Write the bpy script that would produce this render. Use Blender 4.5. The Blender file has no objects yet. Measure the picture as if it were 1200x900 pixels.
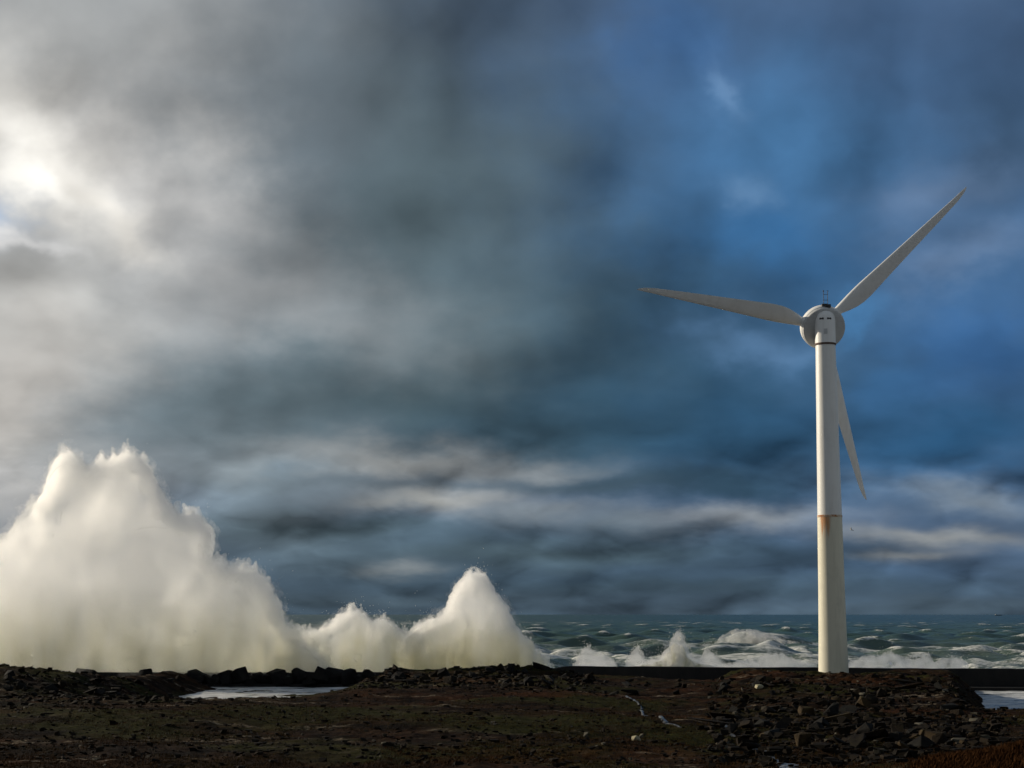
import bpy, bmesh, math, random
import numpy as np
from mathutils import Vector, Matrix
R = math.radians
S = bpy.context.scene
COL = S.collection
random.seed(7)
RNG = np.random.default_rng(7)

# ------------------------------------------------------------------ camera
CAM_Z = 11.3
FPX = 2000.0                      # focal length in pixels of a 1200 px wide frame
PITCH = math.atan(270 / FPX)
cd = bpy.data.cameras.new('camera')
cam = bpy.data.objects.new('camera', cd)
COL.objects.link(cam)
cd.sensor_width = 36.0
cd.lens = 36.0 * FPX / 1200.0
cd.clip_start = 0.5
cd.clip_end = 200000.0
cam.location = (0, 0, CAM_Z)
cam.rotation_euler = (R(90) + PITCH, 0, 0)
S.camera = cam
_c, _s = math.cos(PITCH), math.sin(PITCH)


def ray(u, v):
    x = (u - 600) / FPX
    y = (450 - v) / FPX
    return np.array([x, _c - y * _s, _s + y * _c])


def at(u, v, Y):                  # point at distance Y ahead
    d = ray(u, v)
    return np.array([0, 0, CAM_Z]) + d * (Y / d[1])


def on(u, v, z):                  # point at height z
    d = ray(u, v)
    return np.array([0, 0, CAM_Z]) + d * ((z - CAM_Z) / d[2])


# ------------------------------------------------------------------ render
S.render.engine = 'CYCLES'
S.cycles.use_adaptive_sampling = True
S.cycles.adaptive_threshold = 0.015
S.cycles.adaptive_min_samples = 24
S.cycles.use_denoising = True
S.cycles.max_bounces = 36
S.cycles.volume_bounces = 32
S.cycles.diffuse_bounces = 7
S.cycles.glossy_bounces = 2
S.cycles.transparent_max_bounces = 32
S.cycles.volume_step_rate = 0.3
S.cycles.volume_max_steps = 256
S.view_settings.view_transform = 'Standard'
S.view_settings.look = 'None'
S.view_settings.exposure = 0.0
S.view_settings.gamma = 1.0
S.view_settings.use_curve_mapping = False

SUN_AZ = -62.0                    # degrees, left of the view axis
SUN_EL = 19.0
SUN_STRENGTH = 5.0
sd = bpy.data.lights.new('sun', 'SUN')
sun = bpy.data.objects.new('sun', sd)
COL.objects.link(sun)
sd.energy = SUN_STRENGTH
sd.angle = R(0.6)
sd.color = (1.0, 0.875, 0.69)
sv = Vector((math.sin(R(SUN_AZ)) * math.cos(R(SUN_EL)), math.cos(R(SUN_AZ)) * math.cos(R(SUN_EL)), math.sin(R(SUN_EL))))
sun.rotation_euler = sv.to_track_quat('Z', 'Y').to_euler()
sun.location = (-60, 0, 120)


def lin(c):
    return tuple((x / 255 / 12.92) if x / 255 <= 0.04045 else ((x / 255 + 0.055) / 1.055) ** 2.4 for x in c)


class NT:                          # small node-tree helper
    def __init__(self, tree):
        self.t = tree
        self.n = tree.nodes
        self.l = tree.links

    def add(self, typ, **kw):
        n = self.n.new(typ)
        for k, v in kw.items():
            setattr(n, k, v)
        return n

    def set(self, sock, v):
        if hasattr(v, 'is_output'):
            self.l.new(v, sock)
        elif v is not None:
            sock.default_value = v

    def math(self, op, a, b=None, c=None, clamp=False):
        n = self.add('ShaderNodeMath', operation=op, use_clamp=clamp)
        self.set(n.inputs[0], a)
        self.set(n.inputs[1], b)
        self.set(n.inputs[2], c)
        return n.outputs[0]

    def vec(self, op, a, b=None, c=None):
        n = self.add('ShaderNodeVectorMath', operation=op)
        self.set(n.inputs[0], a)
        self.set(n.inputs[1], b)
        if c is not None:
            self.set(n.inputs[2], c)
        return n.outputs['Value' if op in ('DOT_PRODUCT', 'LENGTH', 'DISTANCE') else 'Vector']

    def mix(self, fac, a, b, blend='MIX'):
        n = self.add('ShaderNodeMix', data_type='RGBA', blend_type=blend)
        self.set(n.inputs[0], fac)
        self.set(n.inputs[6], a if hasattr(a, 'is_output') else (*a, 1))
        self.set(n.inputs[7], b if hasattr(b, 'is_output') else (*b, 1))
        return n.outputs[2]

    def noise(self, vec, scale, detail=4, rough=0.55, dist=0.0, out=0, kind='FBM'):
        n = self.add('ShaderNodeTexNoise', noise_type=kind)
        if kind != 'FBM':
            n.inputs['Offset'].default_value = 0.9
            n.inputs['Gain'].default_value = 1.6
            n.inputs['Lacunarity'].default_value = 2.1
        self.set(n.inputs['Vector'], vec)
        n.inputs['Scale'].default_value = scale
        n.inputs['Detail'].default_value = detail
        n.inputs['Roughness'].default_value = rough
        n.inputs['Distortion'].default_value = dist
        return n.outputs[out]

    def ramp(self, fac, lo, hi, a=0.0, b=1.0, smooth=True):
        n = self.add('ShaderNodeMapRange', interpolation_type='SMOOTHSTEP' if smooth else 'LINEAR')
        self.set(n.inputs[0], fac)
        n.inputs[1].default_value = lo
        n.inputs[2].default_value = hi
        n.inputs[3].default_value = a
        n.inputs[4].default_value = b
        return n.outputs[0]

    def mapping(self, vec, loc=(0, 0, 0), rot=(0, 0, 0), scale=(1, 1, 1), typ='POINT'):
        n = self.add('ShaderNodeMapping', vector_type=typ)
        self.set(n.inputs[0], vec)
        n.inputs[1].default_value = loc
        n.inputs[2].default_value = rot
        n.inputs[3].default_value = scale
        return n.outputs[0]

    def combine(self, x, y, z):
        n = self.add('ShaderNodeCombineXYZ')
        self.set(n.inputs[0], x)
        self.set(n.inputs[1], y)
        self.set(n.inputs[2], z)
        return n.outputs[0]

    def sep(self, v):
        n = self.add('ShaderNodeSeparateXYZ')
        self.set(n.inputs[0], v)
        return n.outputs


# ------------------------------------------------------------------ sky
W = bpy.data.worlds.new('World')
S.world = W
W.use_nodes = True
W.node_tree.nodes.clear()
w = NT(W.node_tree)
SKY = 0.1
bg = w.add('ShaderNodeBackground')
bg.inputs[1].default_value = SKY
wo = w.add('ShaderNodeOutputWorld')
w.l.new(bg.outputs[0], wo.inputs[0])
sky = w.add('ShaderNodeTexSky', sky_type='NISHITA')
sky.sun_disc = False
sky.sun_elevation = R(SUN_EL)
sky.sun_rotation = R(SUN_AZ)
sky.air_density = 1.0
sky.dust_density = 1.5
D = w.add('ShaderNodeTexCoord').outputs['Generated']
X, Y_, Z = w.sep(D)
az = w.math('ARCTAN2', X, Y_)
el = w.math('ARCSINE', Z)
P = w.combine(w.math('MULTIPLY', az, 20.0), w.math('MULTIPLY', el, 20.0), 0.0)
# noise space: features flatten towards the horizon as a layer of cloud does
zz = w.math('MULTIPLY', w.math('SQRT', w.math('ADD', w.math('MAXIMUM', Z, 0.0), 0.012)), 1.3)
N = w.combine(X, Y_, zz)
w1 = w.noise(N, 9.0, 5, 0.55, out=1)
w2 = w.noise(w.vec('ADD', N, (3.1, 1.7, 5.3)), 30.0, 4, 0.5, out=1)
off = w.vec('MULTIPLY', w.vec('SUBTRACT', w1, (0.5, 0.5, 0.5)), (2.1, 1.5, 0))
off2 = w.vec('MULTIPLY', w.vec('SUBTRACT', w2, (0.5, 0.5, 0.5)), (0.75, 0.55, 0))
low_ = w.ramp(el, 0.02, 0.16, 0.32, 1.0)
PW = w.vec('ADD', P, w.vec('MULTIPLY', w.vec('ADD', off, off2), w.combine(w.ramp(el, 0.02, 0.16, 0.8, 1.0), low_, 0.0)))


def sky_uv(u, v):
    d = ray(u, v)
    d = d / np.linalg.norm(d)
    return (math.atan2(d[0], d[1]) * 20, math.asin(d[2]) * 20)


def slin(c):
    return tuple(x / SKY for x in lin(c))


# the far, unseen part of the sky: broken overcast, lighter behind the viewer
behind = w.ramp(Y_, 0.55, -0.75)
over = w.mix(behind, slin((92, 108, 128)), slin((128, 134, 140)))
brk = w.ramp(w.noise(N, 2.2, 5, 0.6), 0.45, 0.62)
base = w.mix(w.math('MULTIPLY', brk, 0.22), over, sky.outputs[0])
cur = base
# cloud masses: (u, v, half-widths, tilt in degrees, colour, opacity) over directions of the sky
MASSES = [
    (600, 300, 1500, 900, 0, (66, 92, 122), 1.0),
    (650, 0, 700, 160, 0, (76, 94, 118), 0.9),
    (1000, 60, 420, 170, 0, (68, 94, 128), 0.9),
    (1050, 330, 360, 170, 0, (63, 99, 138), 0.9),
    (830, 260, 240, 150, 0, (58, 98, 140), 0.8),
    (700, 400, 300, 130, 0, (46, 82, 110), 0.9),
    (485, 190, 270, 200, -35, (74, 92, 103), 0.95),
    (500, 390, 260, 100, 0, (72, 92, 102), 0.9),
    (300, 20, 260, 160, 0, (84, 95, 105), 0.9),
    (60, 30, 230, 180, 0, (158, 161, 162), 0.95),
    (200, 170, 200, 110, -25, (120, 124, 128), 0.8),
    (-80, 300, 370, 300, 0, (186, 187, 185), 0.95),
    (60, 160, 180, 60, -10, (205, 203, 198), 0.8),
    (250, 262, 225, 85, -28, (202, 200, 198), 0.95),
    (340, 320, 150, 50, -25, (132, 138, 143), 0.75),
    (470, 250, 190, 150, -30, (88, 106, 114), 0.85),
    (330, 150, 130, 110, -30, (88, 99, 107), 0.75),
    (60, 200, 150, 66, -40, (250, 247, 240), 1.0),
    (62, 205, 64, 30, -40, (285, 282, 274), 0.9),
    (130, 250, 120, 24, -42, (240, 236, 228), 0.85),
    (5, 250, 50, 30, -45, (180, 200, 226), 0.85),
    (40, 292, 70, 13, -25, (250, 250, 250), 0.9),
    (60, 390, 190, 80, 0, (192, 192, 189), 0.85),
    (240, 380, 130, 70, 0, (160, 163, 165), 0.7),
    (300, 480, 210, 80, 0, (110, 127, 135), 0.9),
    (480, 470, 180, 70, 0, (76, 96, 104), 0.8),
    (0, 490, 130, 110, 0, (196, 192, 186), 0.95),
    (140, 540, 120, 50, 0, (132, 138, 140), 0.5),
    (280, 520, 150, 55, 0, (100, 114, 121), 0.75),
    (720, 500, 240, 60, 0, (58, 87, 104), 0.9),
    (620, 520, 130, 50, 0, (62, 84, 98), 0.7),
    (880, 500, 160, 70, 0, (42, 76, 104), 0.85),
    (1120, 500, 160, 60, 0, (44, 88, 126), 0.9),
    (1080, 430, 110, 30, 20, (60, 110, 160), 0.45),
    (1180, 400, 90, 50, 0, (52, 92, 138), 0.8),
    (1012, 366, 40, 22, 15, (80, 140, 194), 0.5),
    (880, 400, 70, 26, 5, (92, 128, 166), 0.7),
    (858, 238, 34, 24, -30, (122, 152, 184), 0.6),
    (834, 104, 15, 36, 22, (126, 156, 190), 0.6),
    (790, 40, 70, 70, 0, (62, 102, 152), 0.6),
    (930, 170, 190, 110, 0, (72, 118, 162), 0.75),
    (1130, 220, 110, 50, 20, (102, 126, 158), 0.75),
    (1150, 310, 90, 30, 15, (106, 132, 166), 0.7),
    (1185, 170, 50, 60, 0, (58, 84, 112), 0.7),
    (900, 290, 100, 40, -10, (54, 106, 156), 0.6),
    # the banked rolls above the horizon
    (455, 545, 150, 26, 0, (146, 149, 149), 0.95),
    (300, 562, 110, 22, 0, (118, 126, 130), 0.8),
    (610, 548, 90, 18, 0, (126, 132, 136), 0.8),
    (720, 570, 170, 18, 0, (54, 72, 84), 0.85),
    (460, 573, 190, 10, 0, (84, 98, 108), 0.7),
    (500, 592, 110, 16, 0, (156, 157, 154), 0.95),
    (310, 612, 120, 40, 0, (122, 138, 147), 0.9),
    (620, 605, 110, 14, 3, (124, 132, 138), 0.8),
    (730, 618, 120, 16, 0, (112, 124, 134), 0.85),
    (880, 606, 110, 15, 4, (150, 158, 166), 0.95),
    (1130, 578, 90, 20, -10, (124, 138, 152), 0.9),
    (850, 568, 120, 22, 0, (46, 70, 88), 0.8),
    (420, 622, 190, 15, 0, (74, 92, 102), 0.85),
    (1090, 626, 100, 14, -4, (150, 154, 156), 0.95),
    (1070, 650, 60, 7, 0, (150, 152, 152), 0.8),
    (650, 650, 340, 24, 0, (72, 90, 98), 0.85),
    (900, 650, 150, 18, 0, (54, 73, 90), 0.75),
    (400, 665, 320, 48, 0, (80, 96, 104), 0.65),
    (455, 668, 40, 9, 0, (132, 139, 142), 0.9),
    (800, 688, 520, 20, 0, (62, 80, 92), 0.85),
    (430, 706, 300, 14, 0, (74, 88, 96), 0.85),
    (1100, 708, 220, 12, 0, (72, 88, 102), 0.85),
    (600, 722, 1500, 24, 0, (70, 86, 98), 0.9),
]
for (u, v, a, b, t, c, al) in MASSES:
    cu, cv = sky_uv(u, v)
    big = a > 1000
    m = w.mapping(PW, (cu, cv, 0), (0, 0, R(t)), (a / 100 * 0.72, b / 100 * 0.72, 1), 'TEXTURE')
    r2 = w.vec('DOT_PRODUCT', m, m)
    g = w.math('POWER', 0.36788, w.math('MULTIPLY', r2, 0.6 if not big else 0.35))
    if al < 1:
        g = w.math('MULTIPLY', g, al)
    cur = w.mix(g, cur, slin(c))
# cloud relief: billows lit from the upper left
NW = w.vec('ADD', N, w.vec('MULTIPLY', off, (0.012, 0.012, 0.012)))


def relief(scale, det, rough, dx, dz, k, NW=NW, kind='FBM'):
    a_ = w.noise(NW, scale, det, rough, kind=kind)
    b_ = w.noise(w.vec('ADD', NW, (dx, 0.0, dz)), scale, det, rough, kind=kind)
    return w.math('MULTIPLY', w.math('SUBTRACT', a_, b_), k), a_


e1_, a1_ = relief(8.0, 5, 0.42, -0.016, 0.026, 1.2)
e2_, a2_ = relief(7.0, 4, 0.5, -0.016, 0.014, -0.20, NW, 'RIDGED_MULTIFRACTAL')
gv = w.math('ADD', w.math('ADD', e1_, e2_), w.math('MULTIPLY', w.math('SUBTRACT', a1_, 0.5), 0.8))
gv = w.math('ADD', gv, w.math('MULTIPLY', w.math('SUBTRACT', a1_, 0.5), 0.1))
e3_, a3_ = relief(9.0, 4, 0.5, -0.006, 0.014, -0.65, w.vec('ADD', w.vec('MULTIPLY', D, (1.0, 1.0, 2.3)), w.vec('MULTIPLY', off2, (0.02, 0.02, 0.03))), 'RIDGED_MULTIFRACTAL')
gv = w.math('ADD', gv, w.math('MULTIPLY', w.ramp(el, 0.13, 0.07), e3_))
gv = w.math('MAXIMUM', w.math('ADD', gv, 0.97), 0.35)
cur = w.vec('MULTIPLY', cur, w.combine(gv, gv, gv))
# glow of the hidden sun beyond the left of the view
m = w.mapping(P, (math.radians(SUN_AZ) * 20, R(SUN_EL) * 20, 0), (0, 0, 0), (6.5, 4.5, 1), 'TEXTURE')
g = w.math('POWER', 0.36788, w.vec('DOT_PRODUCT', m, m))
cur = w.mix(g, cur, (13.0, 12.2, 10.8))
w.l.new(cur, bg.inputs[0])


# ------------------------------------------------------------------ helpers
def link(o, parent=None):
    COL.objects.link(o)
    if parent is not None:
        o.parent = parent
    return o


def mesh_obj(name, verts, faces, mat, parent=None, smooth=False):
    me = bpy.data.meshes.new(name)
    me.from_pydata([tuple(map(float, v)) for v in verts], [], [tuple(int(i) for i in f) for f in faces])
    if smooth:
        me.polygons.foreach_set('use_smooth', np.ones(len(me.polygons), bool))
    me.materials.append(mat)
    me.update()
    return link(bpy.data.objects.new(name, me), parent)


def np_mesh(name, V, F, mat, parent=None, smooth=True):     # F: (n,3) or (n,4) int array
    me = bpy.data.meshes.new(name)
    k = F.shape[1]
    me.vertices.add(len(V))
    me.vertices.foreach_set('co', np.ascontiguousarray(V, np.float32).ravel())
    me.loops.add(F.size)
    me.loops.foreach_set('vertex_index', np.ascontiguousarray(F, np.int32).ravel())
    me.polygons.add(len(F))
    me.polygons.foreach_set('loop_start', np.arange(0, F.size, k, dtype=np.int32))
    me.polygons.foreach_set('loop_total', np.full(len(F), k, np.int32))
    me.polygons.foreach_set('use_smooth', np.full(len(F), smooth, bool))
    me.materials.append(mat)
    me.update(calc_edges=True)
    me.validate()
    return link(bpy.data.objects.new(name, me), parent)


def bm_obj(name, bm, mat, parent=None, smooth=False):
    me = bpy.data.meshes.new(name)
    bm.normal_update()
    bm.to_mesh(me)
    bm.free()
    if smooth:
        for p in me.polygons:
            p.use_smooth = True
    me.materials.append(mat)
    return link(bpy.data.objects.new(name, me), parent)


def empty(name, loc):
    o = bpy.data.objects.new(name, None)
    o.location = loc
    return link(o)


def tag(o, label=None, cat=None, group=None, kind=None):
    for k, v in (('label', label), ('category', cat), ('group', group), ('kind', kind)):
        if v:
            o[k] = v
    return o


def material(name):
    m = bpy.data.materials.new(name)
    m.use_nodes = True
    m.node_tree.nodes.clear()
    t = NT(m.node_tree)
    out = t.add('ShaderNodeOutputMaterial')
    return m, t, out


def principled(t, out, color, rough=0.6, bump=None, dist=0.05, strength=1.0, spec=0.5, ior=1.45):
    b = t.add('ShaderNodeBsdfPrincipled')
    t.set(b.inputs['Base Color'], color if hasattr(color, 'is_output') else (*color, 1))
    t.set(b.inputs['Roughness'], rough)
    b.inputs['Specular IOR Level'].default_value = spec
    b.inputs['IOR'].default_value = ior
    if bump is not None:
        bn = t.add('ShaderNodeBump')
        bn.inputs['Strength'].default_value = strength
        bn.inputs['Distance'].default_value = dist
        t.l.new(bump, bn.inputs['Height'])
        t.l.new(bn.outputs[0], b.inputs['Normal'])
    t.l.new(b.outputs[0], out.inputs[0])
    return b


# value noise in numpy, for heights
def vnoise(x, y, seed=0):
    xi = np.floor(x).astype(np.int64)
    yi = np.floor(y).astype(np.int64)
    xf = x - xi
    yf = y - yi

    def h(a, b):
        n = (a * 374761393 + b * 668265263 + seed * 974711) & 0xffffffff
        n = ((n ^ (n >> 13)) * 1274126177) & 0xffffffff
        return ((n ^ (n >> 16)) & 0xffff) / 65535.0
    sx = xf * xf * (3 - 2 * xf)
    sy = yf * yf * (3 - 2 * yf)
    a = h(xi, yi) * (1 - sx) + h(xi + 1, yi) * sx
    b = h(xi, yi + 1) * (1 - sx) + h(xi + 1, yi + 1) * sx
    return a * (1 - sy) + b * sy - 0.5


def fbm(x, y, oct=5, seed=0, gain=0.5):
    s = 0
    a = 1.0
    for i in range(oct):
        s = s + a * vnoise(x * 2 ** i + 17.3 * i, y * 2 ** i - 9.1 * i, seed + i)
        a *= gain
    return s


def sstep(x, a, b):
    t = np.clip((x - a) / (b - a), 0, 1)
    return t * t * (3 - 2 * t)


# ------------------------------------------------------------------ ground
TURB = np.array([41.69, 224.25])


def terrain(x, y, rough=True):
    x = np.asarray(x, float)
    y = np.asarray(y, float)
    h = 3.5 + 0 * x
    h = h + sstep(y, 46, 12) * 6.1                                       # the bank that the viewer stands on

    def mound(cx, cy, rx, ry, amp, p=1.0):
        return amp * np.exp(-(((x - cx) / rx) ** 2 + ((y - cy) / ry) ** 2) ** p)
    # falls away to the pools
    left = sstep(x, -53, -44) * sstep(x, -17, -21)
    h = h - left * sstep(y, 150, 238) * 3.62
    far_left = sstep(x, -48, -58)
    h = h - far_left * sstep(y, 212, 250) * 2.0
    h = h - sstep(x / np.maximum(y, 30.0), 0.252, 0.278) * sstep(y, 138, 186) * 4.1
    mid = sstep(x, -20, -14) * sstep(x, 78, 72)
    h = h - sstep(x, -20, -14) * sstep(x, 30, 26) * sstep(y, 205, 238) * (1.0 + 0.9 * sstep(x, 6, 14))
    h = h - mid * sstep(x, 26, 30) * sstep(y, 228, 252) * 2.2
    # mounds
    h = h + mound(-62, 199, 7, 14, 1.5) + mound(-47, 200, 9, 10, 0.9)
    h = h + mound(-12, 240, 8, 8, 1.0) + mound(3, 242, 9, 8, 1.0)
    h = h + mound(41.5, 222, 13, 13, 0.2) + mound(30, 218, 5, 8, 0.3)
    h = h + mound(30, 80, 9, 9, 2.2) + mound(40, 88, 9, 9, 1.4)
    h = h + mound(-30, 120, 20, 18, 0.4) - mound(16, 150, 6, 40, 0.5) - mound(10, 110, 12, 12, 0.4)
    if rough:
        far = sstep(y, 20, 60)
        h = h + far * (fbm(x / 14, y / 14, 3, 3) * 0.8)
        rub = np.clip(np.exp(-(((x - 42) / 17) ** 2 + ((y - 208) / 26) ** 2)) + np.exp(-(((x + 2) / 20) ** 2 + ((y - 236) / 12) ** 2)) + 0.8 * far_left * sstep(y, 185, 205), 0, 1)
        h = h + far * (0.22 + 0.75 * rub) * np.abs(fbm(x / 2.6, y / 2.6, 4, 11, 0.55)) * 1.1 + far * fbm(x / 0.9, y / 0.9, 3, 31) * 0.16
    return h


def grid_faces(nr, nc):
    i = np.arange(nr * nc).reshape(nr, nc)
    return np.stack([i[:-1, :-1].ravel(), i[:-1, 1:].ravel(), i[1:, 1:].ravel(), i[1:, :-1].ravel()], 1)


gm, t, out = material('ground_soil')
gp = t.add('ShaderNodeNewGeometry').outputs['Position']
gn = t.sep(t.add('ShaderNodeNewGeometry').outputs['Normal'])
st = t.mapping(gp, scale=(0.35, 1, 1))
n1 = t.noise(gp, 0.05, 4, 0.6)
n2 = t.noise(st, 0.35, 6, 0.65)
n3 = t.noise(gp, 2.2, 5, 0.7)
c = t.mix(t.ramp(n2, 0.38, 0.62), (0.004, 0.0024, 0.0013), (0.030, 0.0155, 0.0068))
c = t.mix(t.math('MULTIPLY', t.ramp(n1, 0.46, 0.58), 0.85), c, (0.026, 0.027, 0.005))
n4 = t.noise(t.mapping(gp, (40, 11, 0)), 0.07, 4, 0.6)
c = t.mix(t.math('MULTIPLY', t.ramp(n4, 0.52, 0.66), 0.7), c, (0.050, 0.0185, 0.0055))
c = t.mix(t.ramp(n3, 0.35, 0.7), t.mix(0.55, c, (0.004, 0.003, 0.003)), c)
# heather on the near hump
hx = t.mapping(gp, (33, 82, 0), (0, 0, 0), (15, 13, 1000), 'TEXTURE')
hm = t.ramp(t.vec('LENGTH', hx), 1.1, 0.7)
c = t.mix(t.math('MULTIPLY', hm, 0.8), c, (0.045, 0.018, 0.007))
# pale wet pebbles and puddles lying in streaks
st2 = t.mapping(gp, (5, 3, 0), (0, 0, 0.05), (0.22, 1.0, 1))
pud = t.noise(st2, 0.30, 6, 0.68)
pm = t.math('MULTIPLY', t.ramp(pud, 0.565, 0.63), t.ramp(n1, 0.60, 0.45))
pm = t.math('MULTIPLY', pm, t.ramp(gn[2], 0.72, 0.92))
pm = t.math('MULTIPLY', pm, t.ramp(t.noise(t.mapping(gp, scale=(0.7, 1.6, 1)), 1.6, 6, 0.75), 0.44, 0.60))
c = t.mix(t.math('MULTIPLY', pm, 0.85), c, (0.22, 0.18, 0.125))
rough = t.ramp(pm, 0, 1, 0.9, 0.5)
principled(t, out, c, rough, n3, 0.25, 1.0, spec=0.03)

xs = np.linspace(-120, 130, 780)
ys = np.concatenate([np.linspace(-40, 60, 80, endpoint=False), np.linspace(60, 262, 560)])
GX, GY = np.meshgrid(xs, ys)
GZ = terrain(GX, GY)
ground = np_mesh('ground', np.stack([GX, GY, GZ], -1).reshape(-1, 3), grid_faces(len(ys), len(xs)), gm)
tag(ground, kind='structure')

# ------------------------------------------------------------------ foam patterns and water
foam_white = (0.78, 0.78, 0.74)


def foam_net(t, p, scale, warp=0.6):
    q = t.vec('ADD', p, t.vec('MULTIPLY', t.vec('SUBTRACT', t.noise(p, scale * 0.9, 3, out=1), (0.5, 0.5, 0.5)), (warp / scale,) * 3))
    v = t.add('ShaderNodeTexVoronoi', feature='DISTANCE_TO_EDGE')
    t.l.new(q, v.inputs['Vector'])
    v.inputs['Scale'].default_value = scale
    return v.outputs[0]


pmat, t, out = material('pool_water_foam')
gp = t.add('ShaderNodeNewGeometry').outputs['Position']
gp2 = t.mapping(gp, scale=(0.5, 1, 1))
e1 = foam_net(t, gp2, 0.55, 1.0)
n1 = t.noise(gp2, 0.35, 6, 0.65)
f = t.math('MULTIPLY', t.ramp(n1, 0.33, 0.55), t.ramp(e1, 0.30, 0.02, 0.55, 1.0), clamp=True)
c = t.mix(f, (0.03, 0.04, 0.038), (0.55, 0.56, 0.56))
principled(t, out, c, t.ramp(f, 0, 1, 0.15, 0.7), t.noise(gp, 1.2, 4), 0.1, 0.6, ior=1.33)
PX, PY = np.meshgrid(np.linspace(-140, 150, 200), np.linspace(178, 271, 90))
PZ = 0.16 + 0.12 * fbm(PX / 3, PY / 1.5, 3, 5)
pool = np_mesh('pool_water', np.stack([PX, PY, PZ], -1).reshape(-1, 3), grid_faces(90, 200), pmat)
tag(pool, kind='structure')

# sea
NR = 1150
ry = 258.0 * np.exp(np.linspace(0, math.log(90000 / 258.0), NR))
tx = np.concatenate([np.linspace(-1.6, -0.40, 40, endpoint=False), np.linspace(-0.40, 0.40, 430), np.linspace(0.40, 1.6, 41)[1:]])
SY, ST = np.meshgrid(ry, tx, indexing='ij')
SX = SY * ST
dy = SY * 0.0052
SZ = np.zeros_like(SX)
WL = np.where(SX > 0, 271.0 - 0.19 * SX, 271.0) + 2.0 - 258.0
SY = SY + WL * np.exp(-(SY - 258.0) / 120.0)
DX = np.zeros_like(SX)
DYs = np.zeros_like(SX)
J = np.zeros_like(SX)
rw = np.random.default_rng(21)
for i in range(110):
    L = 3.5 * (48 / 3.5) ** rw.random()
    k = 2 * math.pi / L
    th = rw.normal(0.25, 0.8)
    kx, ky = k * math.sin(th), -k * math.cos(th)
    A = 0.0150 * L ** 0.80 * rw.uniform(0.5, 1.3)
    att = np.clip(L / (dy * 2.5) - 1.0, 0, 1)
    ph = kx * SX + ky * SY + rw.uniform(0, 6.283)
    cph, sph = np.cos(ph) * att, np.sin(ph) * att
    SZ += A * cph
    DX -= A * kx / k * sph * 0.9
    DYs -= A * ky / k * sph * 0.9
    J += A * k * cph
sigma = SZ[(SY < 1500)].std()
J = J / (J.std(axis=1, keepdims=True) + 1e-6)
gust = fbm(SX / 120, SY / 160, 3, 91)
crest = sstep(J, 1.75 - 1.5 * gust, 2.9 - 1.0 * gust) * sstep(SY, 9000, 3000)
near = sstep(SY, 820, 390)
patch = fbm(SX / 34, SY / 26, 3, 77) + 0.6 * fbm(SX / 10, SY / 7, 3, 78)
foam = np.clip(crest * 0.9 + near * (0.68 + 1.0 * patch + 0.7 * fbm(SX / 45, SY / 6, 3, 66)) + sstep(patch, 0.33, 0.6) * 0.35 * sstep(SY, 1500, 400), 0, 1)
cx_, cy_ = 84.0, 600.0                     # the swell standing up beyond the wall
sw = np.exp(-((SX - cx_) / 17.0) ** 2) * np.exp(-(np.maximum((SY - cy_), -1e3) / np.where(SY < cy_, 7.0, 16.0)) ** 2)
sw2 = np.exp(-((SX - 108.0) / 14.0) ** 2) * np.exp(-((SY - 585.0) / np.where(SY < 585, 6.0, 12.0)) ** 2)
SZ = SZ + 5.0 * sw + 2.2 * sw2
foam = np.clip(foam + sstep(sw, 0.45, 0.9) * 0.8 + sstep(sw2, 0.5, 0.95) * 0.6, 0, 1)
SZ = SZ * (1.0 + 0.05 * near) - 0.2
V = np.stack([SX + DX, SY + DYs, SZ], -1).reshape(-1, 3)
smat, t, out = material('sea_water')
gp = t.add('ShaderNodeNewGeometry').outputs['Position']
att = t.add('ShaderNodeAttribute', attribute_name='foam').outputs['Fac']
wp = t.mapping(gp, scale=(0.5, 1, 1))
n1 = t.noise(wp, 0.5, 6, 0.7)
n2 = t.noise(wp, 2.5, 4, 0.65)
e1 = foam_net(t, wp, 0.35, 1.0)
n3 = t.noise(t.mapping(gp, scale=(0.8, 1.6, 1)), 0.9, 8, 0.75)
f = t.math('ADD', att, t.math('ADD', t.math('MULTIPLY', t.math('SUBTRACT', n1, 0.5), 1.4), t.math('MULTIPLY', t.math('SUBTRACT', n3, 0.5), 2.2)))
f = t.math('MULTIPLY', t.ramp(f, 0.45, 1.05), t.ramp(e1, 0.5, 0.02, 0.55, 1.0), clamp=True)
f = t.math('MULTIPLY', f, 0.85)
yv = t.sep(gp)[1]
deep = t.mix(t.ramp(yv, 800, 3500), (0.032, 0.066, 0.050), (0.010, 0.034, 0.035))
deep = t.mix(t.ramp(yv, 900, 380), deep, (0.085, 0.115, 0.082))
deep = t.mix(t.ramp(t.noise(wp, 0.02, 4), 0.4, 0.65), deep, t.mix(0.5, deep, (0.06, 0.10, 0.07)))
c = t.mix(f, deep, foam_white)
hgt = t.math('ADD', t.math('MULTIPLY', n1, 1.0), t.math('MULTIPLY', n2, 0.35))
principled(t, out, c, t.ramp(f, 0, 1, 0.32, 0.8), hgt, 0.7, 0.8, ior=1.33, spec=0.4)
sea = np_mesh('sea', V, grid_faces(NR, len(tx)), smat)
a = sea.data.attributes.new('foam', 'FLOAT', 'POINT')
a.data.foreach_set('value', foam.ravel().astype(np.float32))
tag(sea, kind='structure')

# ------------------------------------------------------------------ breakwater
wm, t, out = material('breakwater_concrete')
gp = t.add('ShaderNodeNewGeometry').outputs['Position']
n1 = t.noise(t.mapping(gp, scale=(1, 1, 0.25)), 0.5, 6, 0.65)
n2 = t.noise(gp, 3.0, 4, 0.6)
c = t.mix(t.ramp(n1, 0.35, 0.65), (0.007, 0.007, 0.007), (0.014, 0.013, 0.012))
principled(t, out, c, 0.75, n2, 0.05, 0.7, spec=0.3)


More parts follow.
